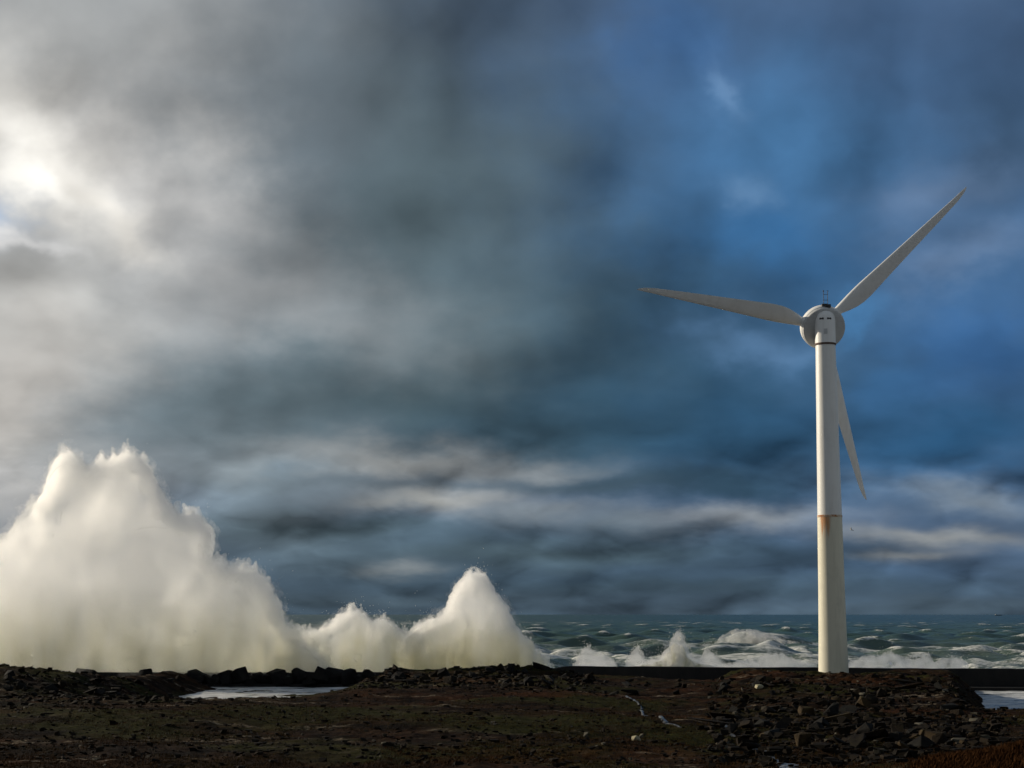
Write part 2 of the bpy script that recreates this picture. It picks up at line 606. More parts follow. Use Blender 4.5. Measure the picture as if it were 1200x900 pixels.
def wall_line(x):
    return np.where(x > 0, 271.0 - 0.19 * x, 271.0)


def wall_strip(name, prof, mat, x0, x1, n, parent=None, jit=0.0):
    xs = np.linspace(x0, x1, n)
    V = []
    m = len(prof)
    for x in xs:
        yb = float(wall_line(np.array(x)))
        for (dy_, z) in prof:
            V.append((x, yb + dy_, z - (1.0 * float(sstep(np.array(x), 9, 3)) if z > 2 else 0) + (jit * float(fbm(np.array(x / 2.2), np.array(z), 3, 5)) if z > 2 else 0)))
    F = []
    for i in range(n - 1):
        for j in range(m):
            k = (j + 1) % m
            F.append((i * m + j, i * m + k, (i + 1) * m + k, (i + 1) * m + j))
    F.append(tuple(range(m)))
    F.append(tuple(range((n - 1) * m, n * m))[::-1])
    return mesh_obj(name, V, F, mat, parent)


bw = empty('breakwater', (0, 271, 0))
tag(bw, 'long dark concrete breakwater running behind the turbine at the edge of the sea', 'breakwater')


def under(o, root):
    o.parent = root
    o.matrix_parent_inverse = Matrix.Translation(-Vector(root.location))
    return o


under(wall_strip('wall', [(0.0, -1.5), (0.3, 3.25), (2.4, 3.25), (2.6, -3)], wm, -160, 190, 300, jit=0.10), bw)
under(wall_strip('ledge', [(-3.2, -1.5), (-3.2, 0.62), (-0.05, 0.70), (-0.05, -1.5)], wm, -160, 190, 120), bw)

# ------------------------------------------------------------------ wind turbine
def paint(name, col, streak, spec=0.5, rough=0.4):
    m, t, out = material(name)
    oc = t.add('ShaderNodeTexCoord').outputs['Object']
    n1 = t.noise(t.mapping(oc, scale=(1, 1, 0.12)), 1.6, 5, 0.65)
    n2 = t.noise(oc, 0.5, 4, 0.6)
    c = t.mix(t.math('MULTIPLY', t.ramp(n1, 0.42, 0.72), 0.5), col, streak)
    c = t.mix(t.math('MULTIPLY', t.ramp(n2, 0.5, 0.75), 0.35), c, streak)
    return m, t, out, c, oc, n1, rough


mw, t, out, c, oc, n1, r_ = paint('white_gelcoat', (0.78, 0.78, 0.76), (0.66, 0.65, 0.62))
principled(t, out, c, 0.35)
mg, t, out, c, oc, n1, r_ = paint('grey_gelcoat', (0.50, 0.51, 0.51), (0.38, 0.38, 0.37))
principled(t, out, c, 0.4)
mu, t, out, c, oc, n1, r_ = paint('white_tower_paint', (0.74, 0.74, 0.71), (0.62, 0.61, 0.57))
principled(t, out, c, 0.38)
ml, t, out, c, oc, n1, r_ = paint('weathered_tower_paint', (0.66, 0.63, 0.50), (0.50, 0.48, 0.38))
ox, oy, oz = t.sep(oc)
ang = t.math('ARCTAN2', ox, t.math('MULTIPLY', oy, -1.0))          # 0 faces the viewer, negative to the left
sa = t.combine(t.math('MULTIPLY', ang, 2.2), 0.0, t.math('MULTIPLY', oz, 0.10))
sn = t.noise(sa, 2.2, 5, 0.6)
run = t.math('ADD', t.math('MULTIPLY', t.ramp(oz, 15.5, 20.6), 0.75), t.math('MULTIPLY', t.math('SUBTRACT', sn, 0.5), 1.4))
side = t.ramp(t.math('ABSOLUTE', t.math('ADD', ang, 0.63)), 1.0, 0.1, 0.0, 1.0)
rust = t.ramp(t.math('MULTIPLY', run, side), 0.30, 0.85)
c = t.mix(t.math('MULTIPLY', rust, 0.9), c, (0.52, 0.19, 0.03))
principled(t, out, c, 0.6)
mr, t, out = material('rusty_flange_steel')
oc = t.add('ShaderNodeTexCoord').outputs['Object']
c = t.mix(t.ramp(t.noise(oc, 1.2, 5, 0.65), 0.4, 0.6), (0.60, 0.50, 0.38), (0.36, 0.13, 0.03))
principled(t, out, c, 0.7)
mrd, t, out = material('dark_rust_seam')
oc = t.add('ShaderNodeTexCoord').outputs['Object']
c = t.mix(t.noise(oc, 2.0, 4), (0.05, 0.035, 0.03), (0.12, 0.06, 0.035))
principled(t, out, c, 0.8)
mk, t, out = material('dark_metal')
oc = t.add('ShaderNodeTexCoord').outputs['Object']
c = t.mix(t.noise(oc, 3.0, 4), (0.02, 0.022, 0.025), (0.05, 0.05, 0.05))
principled(t, out, c, 0.6)

BX, BY, BZ = float(TURB[0]), float(TURB[1]), 3.0
turb = empty('wind_turbine', (BX, BY, BZ))
tag(turb, 'tall white three bladed wind turbine with round generator and rusty tower joint', 'wind turbine')


def lathe(name, prof, mat, parent, seg=72, smooth=True, capped=True, rot=None, loc=None):
    V, F = [], []
    for (r, z) in prof:
        for i in range(seg):
            a = 2 * math.pi * i / seg
            V.append((r * math.cos(a), r * math.sin(a), z))
    for j in range(len(prof) - 1):
        for i in range(seg):
            k = (i + 1) % seg
            F.append((j * seg + i, j * seg + k, (j + 1) * seg + k, (j + 1) * seg + i))
    if capped:
        F.append(tuple(range(seg))[::-1])
        F.append(tuple(range((len(prof) - 1) * seg, len(prof) * seg)))
    o = mesh_obj(name, V, F, mat, parent, smooth)
    if smooth:
        o.data.set_sharp_from_angle(angle=R(35))
    if rot is not None:
        o.rotation_euler = rot
    if loc is not None:
        o.location = loc
    return o


ZF = 24.06 - BZ                                    # joint height above the base
ZT = 46.75 - BZ
lathe('lower_tower', [(1.97, -0.8), (1.95, 0.5), (1.80, 6), (1.70, 12), (1.60, ZF - 0.14)], ml, turb)
lathe('joint_flange', [(1.63, ZF - 0.135), (1.63, ZF + 0.135)], mr, turb)
lathe('upper_tower', [(1.585, ZF + 0.14), (1.52, ZF + 5), (1.44, ZF + 12), (1.37, ZF + 18), (1.31, ZT)], mu, turb)
lathe('seam_ring', [(1.40, ZT + 0.01), (1.40, ZT + 0.24)], mrd, turb)
hd = lathe('tower_head', [(1.36, ZT + 0.25), (1.36, ZT + 3.3), (1.35, ZT + 3.6), (1.30, ZT + 3.85), (1.16, ZT + 4.2), (0.9, ZT + 4.48), (0.5, ZT + 4.66), (0.12, ZT + 4.72)], mw, turb)
for s in (-1, 1):                                  # two dark vent openings below the dome
    bm = bmesh.new()
    bmesh.ops.create_cube(bm, size=1)
    bmesh.ops.scale(bm, vec=(0.60, 0.12, 0.26), verts=bm.verts)
    bmesh.ops.bevel(bm, geom=list(bm.edges), offset=0.04, segments=2, affect='EDGES')
    v = bm_obj('vent', bm, mk, hd)
    a = s * 0.38 - 0.12
    v.location = (1.33 * math.sin(a), -1.33 * math.cos(a), ZT + 3.42)
    v.rotation_euler = (0, 0, a)
bm = bmesh.new()
bmesh.ops.create_cube(bm, size=1)
bmesh.ops.scale(bm, vec=(0.5, 0.06, 0.7), verts=bm.verts)
hatch = bm_obj('hatch', bm, mg, hd)
hatch.location = (-0.14 * 1.36, -1.345, ZT + 1.7)
hatch.rotation_euler = (0, 0, -0.14)

PS, TAU, RR, A0, OFF, CONE, HZ = 0.08821424, 0.45703735, 26.06414181, 0.84940167, 1.91618889, -0.05276361, 48.83437333
n = Vector((-math.sin(PS) * math.cos(TAU), math.cos(PS) * math.cos(TAU), math.sin(TAU)))
rv = Vector((math.cos(PS), math.sin(PS), 0))
uv = rv.cross(n)
rot = Matrix((rv, -uv, n)).transposed().to_4x4()       # local z along the axis, away from the viewer


def axis_loc(d):
    return Vector((0, 0, HZ - BZ)) + n * d


# generator disc, its pale rim, the hub in front
gen = lathe('generator', [(0.6, 0.30), (2.55, 0.34), (2.80, 0.44), (2.88, 0.60), (2.88, 0.92)], mg, turb, rot=rot.to_euler(), loc=axis_loc(0.0))
lathe('generator_rim', [(2.92, 0.93), (2.98, 1.05), (2.98, 1.75), (2.84, 1.95), (1.6, 2.05)], mw, turb, rot=rot.to_euler(), loc=axis_loc(0.0))
lathe('hub', [(1.5, 2.06), (1.5, 2.6), (1.35, 3.2), (0.95, 3.8), (0.4, 4.1), (0.05, 4.17)], mw, turb, rot=rot.to_euler(), loc=axis_loc(-0.1))
lathe('nacelle_neck', [(1.15, -0.6), (1.15, 0.31)], mg, turb, rot=rot.to_euler(), loc=axis_loc(0.0))


def blade(a, pitch0, cs):
    e = (math.cos(CONE) * (math.cos(a) * rv + math.sin(a) * uv) + math.sin(CONE) * n).normalized()
    tc = (math.sin(a) * rv - math.cos(a) * uv)
    nn = e.cross(tc).normalized()
    if nn.dot(n) < 0:
        nn = -nn
    hub = axis_loc(OFF)
    st = [(0.045, 1.15, 1.0, 14), (0.085, 1.18, 1.0, 14), (0.12, 1.35, 0.80, 14), (0.16, 1.90, 0.48, 13), (0.20, 2.35, 0.34, 12), (0.24, 2.58, 0.28, 11),
          (0.29, 2.60, 0.25, 10), (0.36, 2.38, 0.23, 8.5), (0.45, 2.10, 0.21, 7), (0.55, 1.82, 0.20, 5.5), (0.65, 1.55, 0.19, 4), (0.75, 1.27, 0.18, 3),
          (0.85, 0.98, 0.17, 2), (0.92, 0.76, 0.16, 1.5), (0.96, 0.56, 0.16, 1), (0.985, 0.34, 0.16, 1), (1.0, 0.05, 0.2, 1)]
    M = 28
    V, F = [], []
    for (s, ch, th, tw) in st:
        ch *= cs
        b = R(tw + pitch0)
        xd = math.cos(b) * tc - math.sin(b) * nn
        yd = math.sin(b) * tc + math.cos(b) * nn
        circ = max(0.0, min(1.0, (th - 0.3) / 0.7))
        le = -ch * (0.5 * circ + 0.30 * (1 - circ)) if s < 0.94 else -0.228 * (1 - (s - 0.94) * 4)
        for i in range(M):
            ph = 2 * math.pi * i / M
            xc = 0.5 * (1 - math.cos(ph))
            sg = 1 if ph < math.pi else -1
            prof = 5 * th * (0.2969 * math.sqrt(max(xc, 0)) - 0.126 * xc - 0.3516 * xc ** 2 + 0.2843 * xc ** 3 - 0.1036 * xc ** 4)
            ycirc = 0.5 * abs(math.sin(ph)) * th
            y = sg * ch * (circ * ycirc + (1 - circ) * prof)
            V.append(hub + e * (s * RR) + xd * (le + ch * xc) + yd * y)
    for j in range(len(st) - 1):
        for i in range(M):
            k = (i + 1) % M
            F.append((j * M + i, j * M + k, (j + 1) * M + k, (j + 1) * M + i))
    F.append(tuple(range(M))[::-1])
    F.append(tuple(range((len(st) - 1) * M, len(st) * M)))
    o = mesh_obj('blade', V, F, mw, turb, True)
    bm = bmesh.new()
    bm.from_mesh(o.data)
    bmesh.ops.recalc_face_normals(bm, faces=bm.faces)
    bm.to_mesh(o.data)
    bm.free()
    return o


for k, p0, cs in ((0, 8, 0.88), (1, 3, 0.98), (2, 22, 0.96)):
    blade(A0 + k * 2 * math.pi / 3, p0, cs)


def bar(bm, p, q, r, seg=8):
    p, q = Vector(p), Vector(q)
    d = q - p
    m = Matrix.Translation((p + q) / 2) @ d.to_track_quat('Z', 'Y').to_matrix().to_4x4()
    bmesh.ops.create_cone(bm, cap_ends=True, segments=seg, radius1=r, radius2=r, depth=d.length, matrix=m)


# instruments on top of the generator
top = Vector((0.05, -0.45, 51.45 - BZ))
bm = bmesh.new()
bmesh.ops.create_cube(bm, size=1)
bmesh.ops.scale(bm, vec=(0.85, 0.6, 0.95), verts=bm.verts)
bmesh.ops.bevel(bm, geom=list(bm.edges), offset=0.05, segments=1, affect='EDGES')
eq = bm_obj('cooler_box', bm, mk, turb)
eq.location = top + Vector((-0.05, 0.3, 0.40))
bm = bmesh.new()
bmesh.ops.create_cube(bm, size=1)
bmesh.ops.scale(bm, vec=(0.35, 0.3, 0.4), verts=bm.verts)
l2 = bm_obj('warning_lamp', bm, mk, turb)
l2.location = top + Vector((0.5, -0.1, 0.55))
bm = bmesh.new()
for x in (-0.28, 0.26):
    bar(bm, (x, 0, 0), (x, 0, 1.75), 0.035)
bar(bm, (-0.28, 0, 1.3), (0.26, 0, 1.3), 0.03)
bar(bm, (-0.28, 0, 0.55), (0.26, 0, 0.55), 0.03)
bmesh.ops.create_icosphere(bm, subdivisions=2, radius=0.10, matrix=Matrix.Translation((-0.28, 0, 1.78)))
bar(bm, (0.14, 0, 1.82), (0.42, 0, 1.78), 0.035)
mast = bm_obj('weather_mast', bm, mk, turb)
mast.location = top + Vector((0.10, 0.3, 0.85))

# ------------------------------------------------------------------ spray
def spray_surface(name, green):
    m, t, out = material(name)
    gp = t.add('ShaderNodeNewGeometry').outputs['Position']
    px, py, pz = t.sep(gp)
    stv = t.mapping(gp, scale=(1.0, 0.6, 0.10))
    n1 = t.noise(stv, 0.55, 6, 0.65)
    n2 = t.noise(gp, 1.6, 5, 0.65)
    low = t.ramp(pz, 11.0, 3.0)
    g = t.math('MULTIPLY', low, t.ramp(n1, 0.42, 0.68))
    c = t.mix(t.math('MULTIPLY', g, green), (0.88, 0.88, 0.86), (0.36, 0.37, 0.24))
    b = t.add('ShaderNodeBsdfDiffuse')
    t.l.new(c, b.inputs[0])
    tr = t.add('ShaderNodeBsdfTranslucent')
    t.l.new(c, tr.inputs[0])
    mx = t.add('ShaderNodeMixShader')
    mx.inputs[0].default_value = 0.7
    t.l.new(b.outputs[0], mx.inputs[1])
    t.l.new(tr.outputs[0], mx.inputs[2])
    bn = t.add('ShaderNodeBump')
    bn.inputs['Strength'].default_value = 0.6
    bn.inputs['Distance'].default_value = 0.5
    t.l.new(n2, bn.inputs['Height'])
    t.l.new(bn.outputs[0], b.inputs['Normal'])
    t.l.new(mx.outputs[0], out.inputs[0])
    return m


def mist_mat(name, dens, aniso=0.8, col=(0.9998, 0.9998, 0.9995), skin=0.0):
    m, t, out = material(name)
    v = t.add('ShaderNodeVolumePrincipled')
    v.inputs['Color'].default_value = (*col, 1)
    v.inputs['Density'].default_value = dens
    v.inputs['Anisotropy'].default_value = aniso
    t.l.new(v.outputs[0], out.inputs['Volume'])
    if skin:                       # sparse drops at the edge of the spray
        tp = t.add('ShaderNodeBsdfTransparent')
        tl_ = t.add('ShaderNodeBsdfTranslucent')
        tl_.inputs[0].default_value = (0.9, 0.9, 0.88, 1)
        mx = t.add('ShaderNodeMixShader')
        mx.inputs[0].default_value = skin
        t.l.new(tp.outputs[0], mx.inputs[1])
        t.l.new(tl_.outputs[0], mx.inputs[2])
        t.l.new(mx.outputs[0], out.inputs[0])
    return m


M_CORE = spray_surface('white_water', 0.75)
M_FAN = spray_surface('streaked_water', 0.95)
def billow(m, scale, lo, hi, d0, d1, green, zlow, zhigh):
    """Uneven density, and sea-green water still solid in streaks near the foot."""
    t = NT(m.node_tree)
    v = [q for q in t.n if q.type == 'PRINCIPLED_VOLUME'][0]
    gp = t.add('ShaderNodeNewGeometry').outputs['Position']
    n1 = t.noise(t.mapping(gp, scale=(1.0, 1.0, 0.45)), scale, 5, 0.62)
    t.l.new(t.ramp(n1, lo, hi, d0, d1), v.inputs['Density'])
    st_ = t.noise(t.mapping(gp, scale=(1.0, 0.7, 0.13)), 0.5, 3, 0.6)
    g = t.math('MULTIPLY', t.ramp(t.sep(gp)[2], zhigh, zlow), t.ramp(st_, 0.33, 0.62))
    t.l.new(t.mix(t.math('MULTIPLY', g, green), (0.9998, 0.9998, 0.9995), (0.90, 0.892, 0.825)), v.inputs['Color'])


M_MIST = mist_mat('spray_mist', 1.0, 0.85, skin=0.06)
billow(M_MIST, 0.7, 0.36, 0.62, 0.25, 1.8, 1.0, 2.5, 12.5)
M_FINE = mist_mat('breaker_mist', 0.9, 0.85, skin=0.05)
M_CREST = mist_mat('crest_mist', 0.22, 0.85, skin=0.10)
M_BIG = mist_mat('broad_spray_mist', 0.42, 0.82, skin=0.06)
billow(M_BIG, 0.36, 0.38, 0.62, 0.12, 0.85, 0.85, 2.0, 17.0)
M_EDGE = mist_mat('dense_spray_edge', 1.7, 0.80, skin=0.08)
M_THIN = mist_mat('thin_spray_mist', 0.1, 0.7)
tt = NT(M_THIN.node_tree)
tn = tt.noise(tt.add('ShaderNodeNewGeometry').outputs['Position'], 0.55, 4, 0.65)
M_THIN.node_tree.links.new(tt.ramp(tn, 0.45, 0.70, 0.0, 0.16), [q for q in M_THIN.node_tree.nodes if q.type == 'PRINCIPLED_VOLUME'][0].inputs['Density'])
M_DROP, t_, out_n = material('flung_drops')
principled(t_, out_n, (0.85, 0.85, 0.83), 0.4)

TEX = {}


def clouds(size, depth=4):
    key = (size, depth)
    if key not in TEX:
        tx_ = bpy.data.textures.new('billow', 'CLOUDS')
        tx_.noise_scale = size
        tx_.noise_depth = depth
        tx_.noise_basis = 'IMPROVED_PERLIN'
        TEX[key] = tx_
    return TEX[key]


ICO_V, ICO_F = None, None


def ico():
    global ICO_V, ICO_F
    if ICO_V is None:
        bm = bmesh.new()
        bmesh.ops.create_icosphere(bm, subdivisions=2, radius=1)
        bm.verts.ensure_lookup_table()
        ICO_V = np.array([v.co[:] for v in bm.verts])
        ICO_F = np.array([[v.index for v in f.verts] for f in bm.faces])
        bm.free()
    return ICO_V, ICO_F


def blob_mesh(name, puffs, mat, voxel, parent, disp=(), smooth_it=2, grow=0.0):
    iv, jf = ico()
    V, F = [], []
    k = 0
    for (x, y, z, r, sy, sz) in puffs:
        rr = r + grow
        if rr < voxel * 0.9:
            continue
        V.append(iv * np.array([rr, rr * sy, rr * sz]) + np.array([x, y, z]))
        F.append(jf + k)
        k += len(iv)
    o = np_mesh(name, np.concatenate(V), np.concatenate(F), mat, None)
    under(o, parent)
    m = o.modifiers.new('remesh', 'REMESH')
    m.mode = 'VOXEL'
    m.voxel_size = voxel
    m.use_smooth_shade = True
    s = o.modifiers.new('smooth', 'SMOOTH')
    s.factor = 0.5
    s.iterations = smooth_it
    for (size, amp) in disp:
        d = o.modifiers.new('billow', 'DISPLACE')
        d.texture = clouds(size)
        d.texture_coords = 'GLOBAL'
        d.strength = amp
        d.mid_level = 0.5
    return o


def interp(outline, u):
    xs, ys = zip(*outline)
    return float(np.interp(u, xs, ys))


def plume_puffs(outline, v_base, Y0, depth, n, rmax, rng, lean=0.0):
    """Billows filling the outline (pixel columns -> top), at distance Y0, with a real thickness."""
    us = [p[0] for p in outline]
    u0, u1 = min(us), max(us)
    mpp = Y0 / FPX
    puffs = []
    tries = 0
    while len(puffs) < n and tries < n * 60:
        tries += 1
        u = rng.uniform(u0, u1)
        top = interp(outline, u)
        if top >= v_base - 2:
            continue
        v = rng.uniform(top, v_base)
        # distance to the outline, in pixels
        uu = np.linspace(max(u0, u - 90), min(u1, u + 90), 60)
        dd = np.min(np.hypot(uu - u, np.interp(uu, us, [p[1] for p in outline]) - v))
        dd = min(dd, (u - u0) + 4, (u1 - u) + 4)
        r = dd * mpp
        if r < 0.5:
            continue
        r = min(r, rmax * rng.uniform(0.5, 1.0))
        p = at(u, v, Y0)
        hfrac = (v_base - v) / max(v_base - top, 1)
        hh = (v_base - v) * mpp
        half = max(0.3, depth * (1 - 0.55 * hfrac) * min(1.0, dd * mpp / 5.0 + 0.25))
        y = Y0 + rng.uniform(-half, half) + lean * hh
        puffs.append((p[0], y, p[2], r, 1.0, rng.uniform(0.95, 1.25)))
    return puffs


def rim_puffs(outline, Y0, n, r0, r1, rng, depth=2.0):
    us = [p[0] for p in outline]
    vs = [p[1] for p in outline]
    seg = np.hypot(np.diff(us), np.diff(vs))
    cum = np.concatenate([[0], np.cumsum(seg)])
    out_ = []
    mpp = Y0 / FPX
    for i in range(n):
        s = rng.uniform(0, cum[-1])
        u = np.interp(s, cum, us)
        v = np.interp(s, cum, vs)
        r = rng.uniform(r0, r1)
        p = at(u, v + r / mpp * 0.8, Y0)
        out_.append((p[0], Y0 + rng.uniform(-depth, depth), p[2], r, 1.0, rng.uniform(1.0, 1.6)))
    return out_


def jets(outline, Y0, n, rng, depth, long_, r0):
    """Torn fingers of water thrown up and out across the rim."""
    us = np.array([p[0] for p in outline], float)
    vs = np.array([p[1] for p in outline], float)
    seg = np.hypot(np.diff(us), np.diff(vs))
    cum = np.concatenate([[0], np.cumsum(seg)])
    um = us.mean()
    out_ = []
    mpp = Y0 / FPX
    clump = rng.uniform(0, cum[-1], max(4, n // 5))
    for i in range(n):
        sp = clump[rng.integers(len(clump))] + rng.normal(0, cum[-1] * 0.012)
        u = np.interp(sp, cum, us)
        v = np.interp(sp, cum, vs)
        k = max(1, min(len(seg) - 1, int(np.searchsorted(cum, sp))))
        tu, tv = us[k] - us[k - 1], vs[k] - vs[k - 1]
        L = math.hypot(tu, tv) + 1e-6
        nx, nz = -tv / L, tu / L                    # outward, up positive
        if nz < 0 and abs(nx) < 0.3:
            nx, nz = -nx, -nz
        dx = 0.45 * nx + 0.10 * rng.normal() + 0.004 * (u - um) * 0.5
        dz = 0.35 * nz + 0.75 + 0.15 * rng.normal()
        q = math.hypot(dx, dz)
        dx, dz = dx / q, dz / q
        ln = long_ * rng.uniform(0.3, 1.0) ** 1.5
        p = at(u, v, Y0)
        y = Y0 + rng.uniform(-depth, depth)
        m_ = max(4, int(ln / 0.35))
        for j in range(m_):
            f_ = j / (m_ - 1)
            r_ = r0 * (1 - 0.72 * f_) * rng.uniform(0.7, 1.15)
            d_ = -0.9 + f_ * (ln + 0.9)
            out_.append((p[0] + dx * d_ + rng.normal(0, 0.06), y, p[2] + dz * d_ - 0.10 * max(d_, 0) ** 2 / max(ln, 0.5), r_, 1.0, 1.25))
    return out_


def plume(name, label, outline, v_base, Y0, depth, n, rmax, seed, cat='spray plume', rim=60, mist=0.35, voxel=0.3, rim_r=(0.4, 1.2), core_shrink=1.2, core=None, thin=1.0, body=None, drops=0, dense=False, jet=None):
    rng = np.random.default_rng(seed)
    root = empty(name, tuple(at(np.mean([p[0] for p in outline]), v_base, Y0)))
    tag(root, label, cat)
    body = body or M_FINE
    puffs = plume_puffs(outline, v_base, Y0, depth, n, rmax, rng)
    rims = rim_puffs(outline, Y0, rim, rim_r[0], rim_r[1], rng, depth * 0.35)
    if dense:
        rims = rims + rim_puffs(outline, Y0, rim // 10, rim_r[1], rim_r[1] * 1.5, rng, depth * 0.3)
    tips = jets(outline, Y0, jet[0], rng, depth * 0.4, jet[1], jet[2]) if jet else []
    blob_mesh('spray_body', puffs + rims + tips, body, voxel, root, disp=((3.0, 1.2), (0.9, 0.9), (0.35, 0.45)), grow=mist * 0.5, smooth_it=1)
    if dense:
        blob_mesh('spray_billow', [q for q in rims + tips if q[0] > at(45, 600, Y0)[0]], M_EDGE, voxel, root, disp=((1.3, 1.0), (0.5, 0.7)), grow=-0.05, smooth_it=1)
    low = [q for q in puffs if q[2] < 7.5]
    if low and core:
        blob_mesh('water_sheet', low, core, voxel, root, disp=((3.0, 1.2), (0.9, 0.8)), grow=-core_shrink, smooth_it=1)
    if thin:
        sel = [p for p in puffs if rng.random() < 0.7] + rims[::2]
        blob_mesh('thin_mist', sel, M_THIN, voxel * 1.5, root, disp=((4.0, 2.5), (1.2, 1.4)), grow=mist + 0.8 * thin, smooth_it=1)
    if drops:
        ctr = at(np.mean([p[0] for p in outline]), v_base + 60, Y0)
        rp = np.array([(p[0], p[1], p[2], p[3]) for p in rim_puffs(outline, Y0, drops, rim_r[0], rim_r[1], rng, depth * 0.35)])
        dirv = rp[:, :3] - ctr
        dirv /= np.linalg.norm(dirv, axis=1, keepdims=True)
        cl = fbm(rp[:, 0] / 1.2, rp[:, 2] / 1.2, 3, seed) + 0.5
        pos = rp[:, :3] + dirv * (rng.exponential(0.9, (drops, 1)) * np.clip(cl, 0.15, 1.2)[:, None] + rp[:, 3:4] * 0.8) + rng.normal(0, 0.25, (drops, 3))
        tet = np.array([(1, 1, 1), (1, -1, -1), (-1, 1, -1), (-1, -1, 1)], float) * 0.58
        sz = rng.uniform(0.015, 0.06, (drops, 1, 1))
        V = (tet[None] * sz * np.array([1, 1, 1.6]) + pos[:, None]).reshape(-1, 3)
        F = (np.array([(0, 1, 2), (0, 3, 1), (0, 2, 3), (1, 3, 2)])[None] + (np.arange(drops) * 4)[:, None, None]).reshape(-1, 3)
        dr = under(np_mesh('flung_drops', V, F, M_DROP, None, smooth=True), root)
        dr['kind'] = 'stuff'
    return root


BIG = [(-95, 775), (-75, 720), (-55, 680), (-25, 645), (0, 634), (18, 618), (34, 594), (48, 584), (60, 566), (66, 544), (72, 530), (80, 528), (90, 540), (104, 546), (118, 542), (132, 534), (147, 527), (156, 536), (170, 541), (174, 556),
       (184, 570), (186, 588), (196, 588), (200, 598), (214, 602), (236, 607), (242, 618), (240, 632), (234, 645), (250, 658), (278, 664), (298, 668), (312, 684), (322, 705), (330, 728), (350, 748), (368, 762), (385, 775)]
BIG = [(u, v + 6) for u, v in BIG]
plume('spray_plume', 'towering white cloud of sea spray, the tallest, bursting over the breakwater', BIG, 792, 277.0, 4.0, 560, 4.4, 3, rim=900, voxel=0.24, rim_r=(0.25, 1.05), body=M_BIG, drops=6000, dense=True, jet=(460, 2.9, 0.60))
LOWP = [(312, 722), (330, 738), (350, 746), (372, 742), (388, 734), (398, 722), (410, 717), (424, 720), (436, 733), (452, 730), (464, 740), (478, 745), (492, 735), (505, 728)]
plume('spray_plume', 'low white curtain of spray between the tallest cloud and the pointed burst', LOWP, 790, 283.0, 2.5, 240, 2.0, 5, rim=240, mist=0.2, voxel=0.2, rim_r=(0.2, 0.8), thin=0.6, body=M_MIST, drops=2500, dense=True, jet=(240, 2.0, 0.36))
MEDP = [(478, 750), (486, 738), (500, 728), (516, 720), (526, 712), (533, 690), (540, 676), (550, 669), (560, 668), (569, 674), (574, 690), (588, 692), (598, 705), (602, 722), (614, 738), (626, 752), (640, 765), (652, 778)]
MEDP = [(u - 8 if u > 580 else u, v + 8) for u, v in MEDP]
plume('spray_plume', 'pointed white burst of spray of middling height beside the low curtain', MEDP, 790, 282.0, 3.2, 300, 2.6, 8, rim=330, mist=0.2, voxel=0.2, rim_r=(0.2, 1.0), thin=0.8, body=M_MIST, drops=4000, dense=True, jet=(360, 2.3, 0.42))
SPL = [(748, 780), (762, 777), (774, 771), (783, 761), (789, 750), (793, 742), (797, 741), (800, 748), (804, 760), (811, 771), (822, 777), (838, 780)]
plume('wave_splash', 'peaked splash of backwash with fanned streaks rising midway along the clear wall', SPL, 786, 276.0, 1.2, 120, 1.4, 12, cat='splash', rim=60, mist=0.15, voxel=0.16, rim_r=(0.12, 0.35), core_shrink=0.35, core=M_FAN, thin=0.3, drops=800, jet=(60, 1.0, 0.22))
for (lab, ol, Y0) in (
        ('small ragged splash just beside the foot of the pointed burst', [(672, 780), (680, 770), (686, 760), (691, 757), (696, 764), (706, 768), (716, 775), (722, 780)], 292.0),
        ('tiny upright jet of white water left of the peaked splash', [(735, 780), (740, 770), (745, 760), (748, 757), (752, 768), (757, 780)], 290.0),
        ('tiny upright jet of white water right of the peaked splash', [(821, 779), (825, 768), (828, 759), (833, 764), (842, 773), (850, 779)], 296.0),
        ('low white breaker running along the wall just left of the tower', [(850, 779), (872, 775), (890, 774), (900, 769), (912, 767), (926, 772), (942, 776), (956, 779)], 285.0),
        ('lumpy white breaker along the wall right of the tower', [(994, 778), (1012, 772), (1028, 770), (1042, 764), (1056, 770), (1070, 773), (1086, 768), (1096, 776), (1112, 770), (1124, 771), (1134, 780)], 270.0),
        ('feathered white crest of the swell standing up far behind the wall', [(838, 752), (848, 744), (860, 739), (872, 737), (886, 739), (900, 744), (918, 750), (936, 754)], 592.0)):
    far = Y0 > 400
    vb = 786 if not far else 756
    sc_ = Y0 / 285.0
    plume('wave_splash' if not far else 'breaking_wave', lab, ol, vb, Y0, 0.8 * sc_, 80, 0.9 * sc_, int(Y0), cat='splash' if not far else 'wave', rim=50, mist=0.12 * sc_, voxel=0.16 * sc_, rim_r=(0.12 * sc_, 0.35 * sc_), core_shrink=0.12 * sc_, thin=0.3, drops=300 if not far else 0, body=M_CREST if far else None, jet=None if far else (50, 0.9, 0.22))

# drifting mist left of the tallest plume
rng = np.random.default_rng(44)
dm = empty('drifting_mist', tuple(at(40, 600, 262)))
puffs = []
for i in range(16):
    u = rng.uniform(-100, 40)
    v = rng.uniform(560, 700)
    p = at(u, v, 285)
    puffs.append((p[0], 285 + rng.uniform(-5, 5), p[2], rng.uniform(3, 7), 1, 1))
for i in range(30):
    u = rng.uniform(-120, 210)
    p = at(u, rng.uniform(770, 790), 256)
    puffs.append((p[0], 256 + rng.uniform(-4, 4), p[2], rng.uniform(1.2, 2.6), 1, 0.7))
o = blob_mesh('drifting_mist', puffs, mist_mat('drifting_mist', 0.009, 0.6), 1.0, dm, disp=((9.0, 5.0), (2.5, 2.0)))
o.parent = None
o.matrix_parent_inverse = Matrix()
bpy.data.objects.remove(dm)
o.name = 'drifting_mist'
tag(o, 'thin veil of wind blown spray drifting about the tallest cloud', 'mist', kind='stuff')

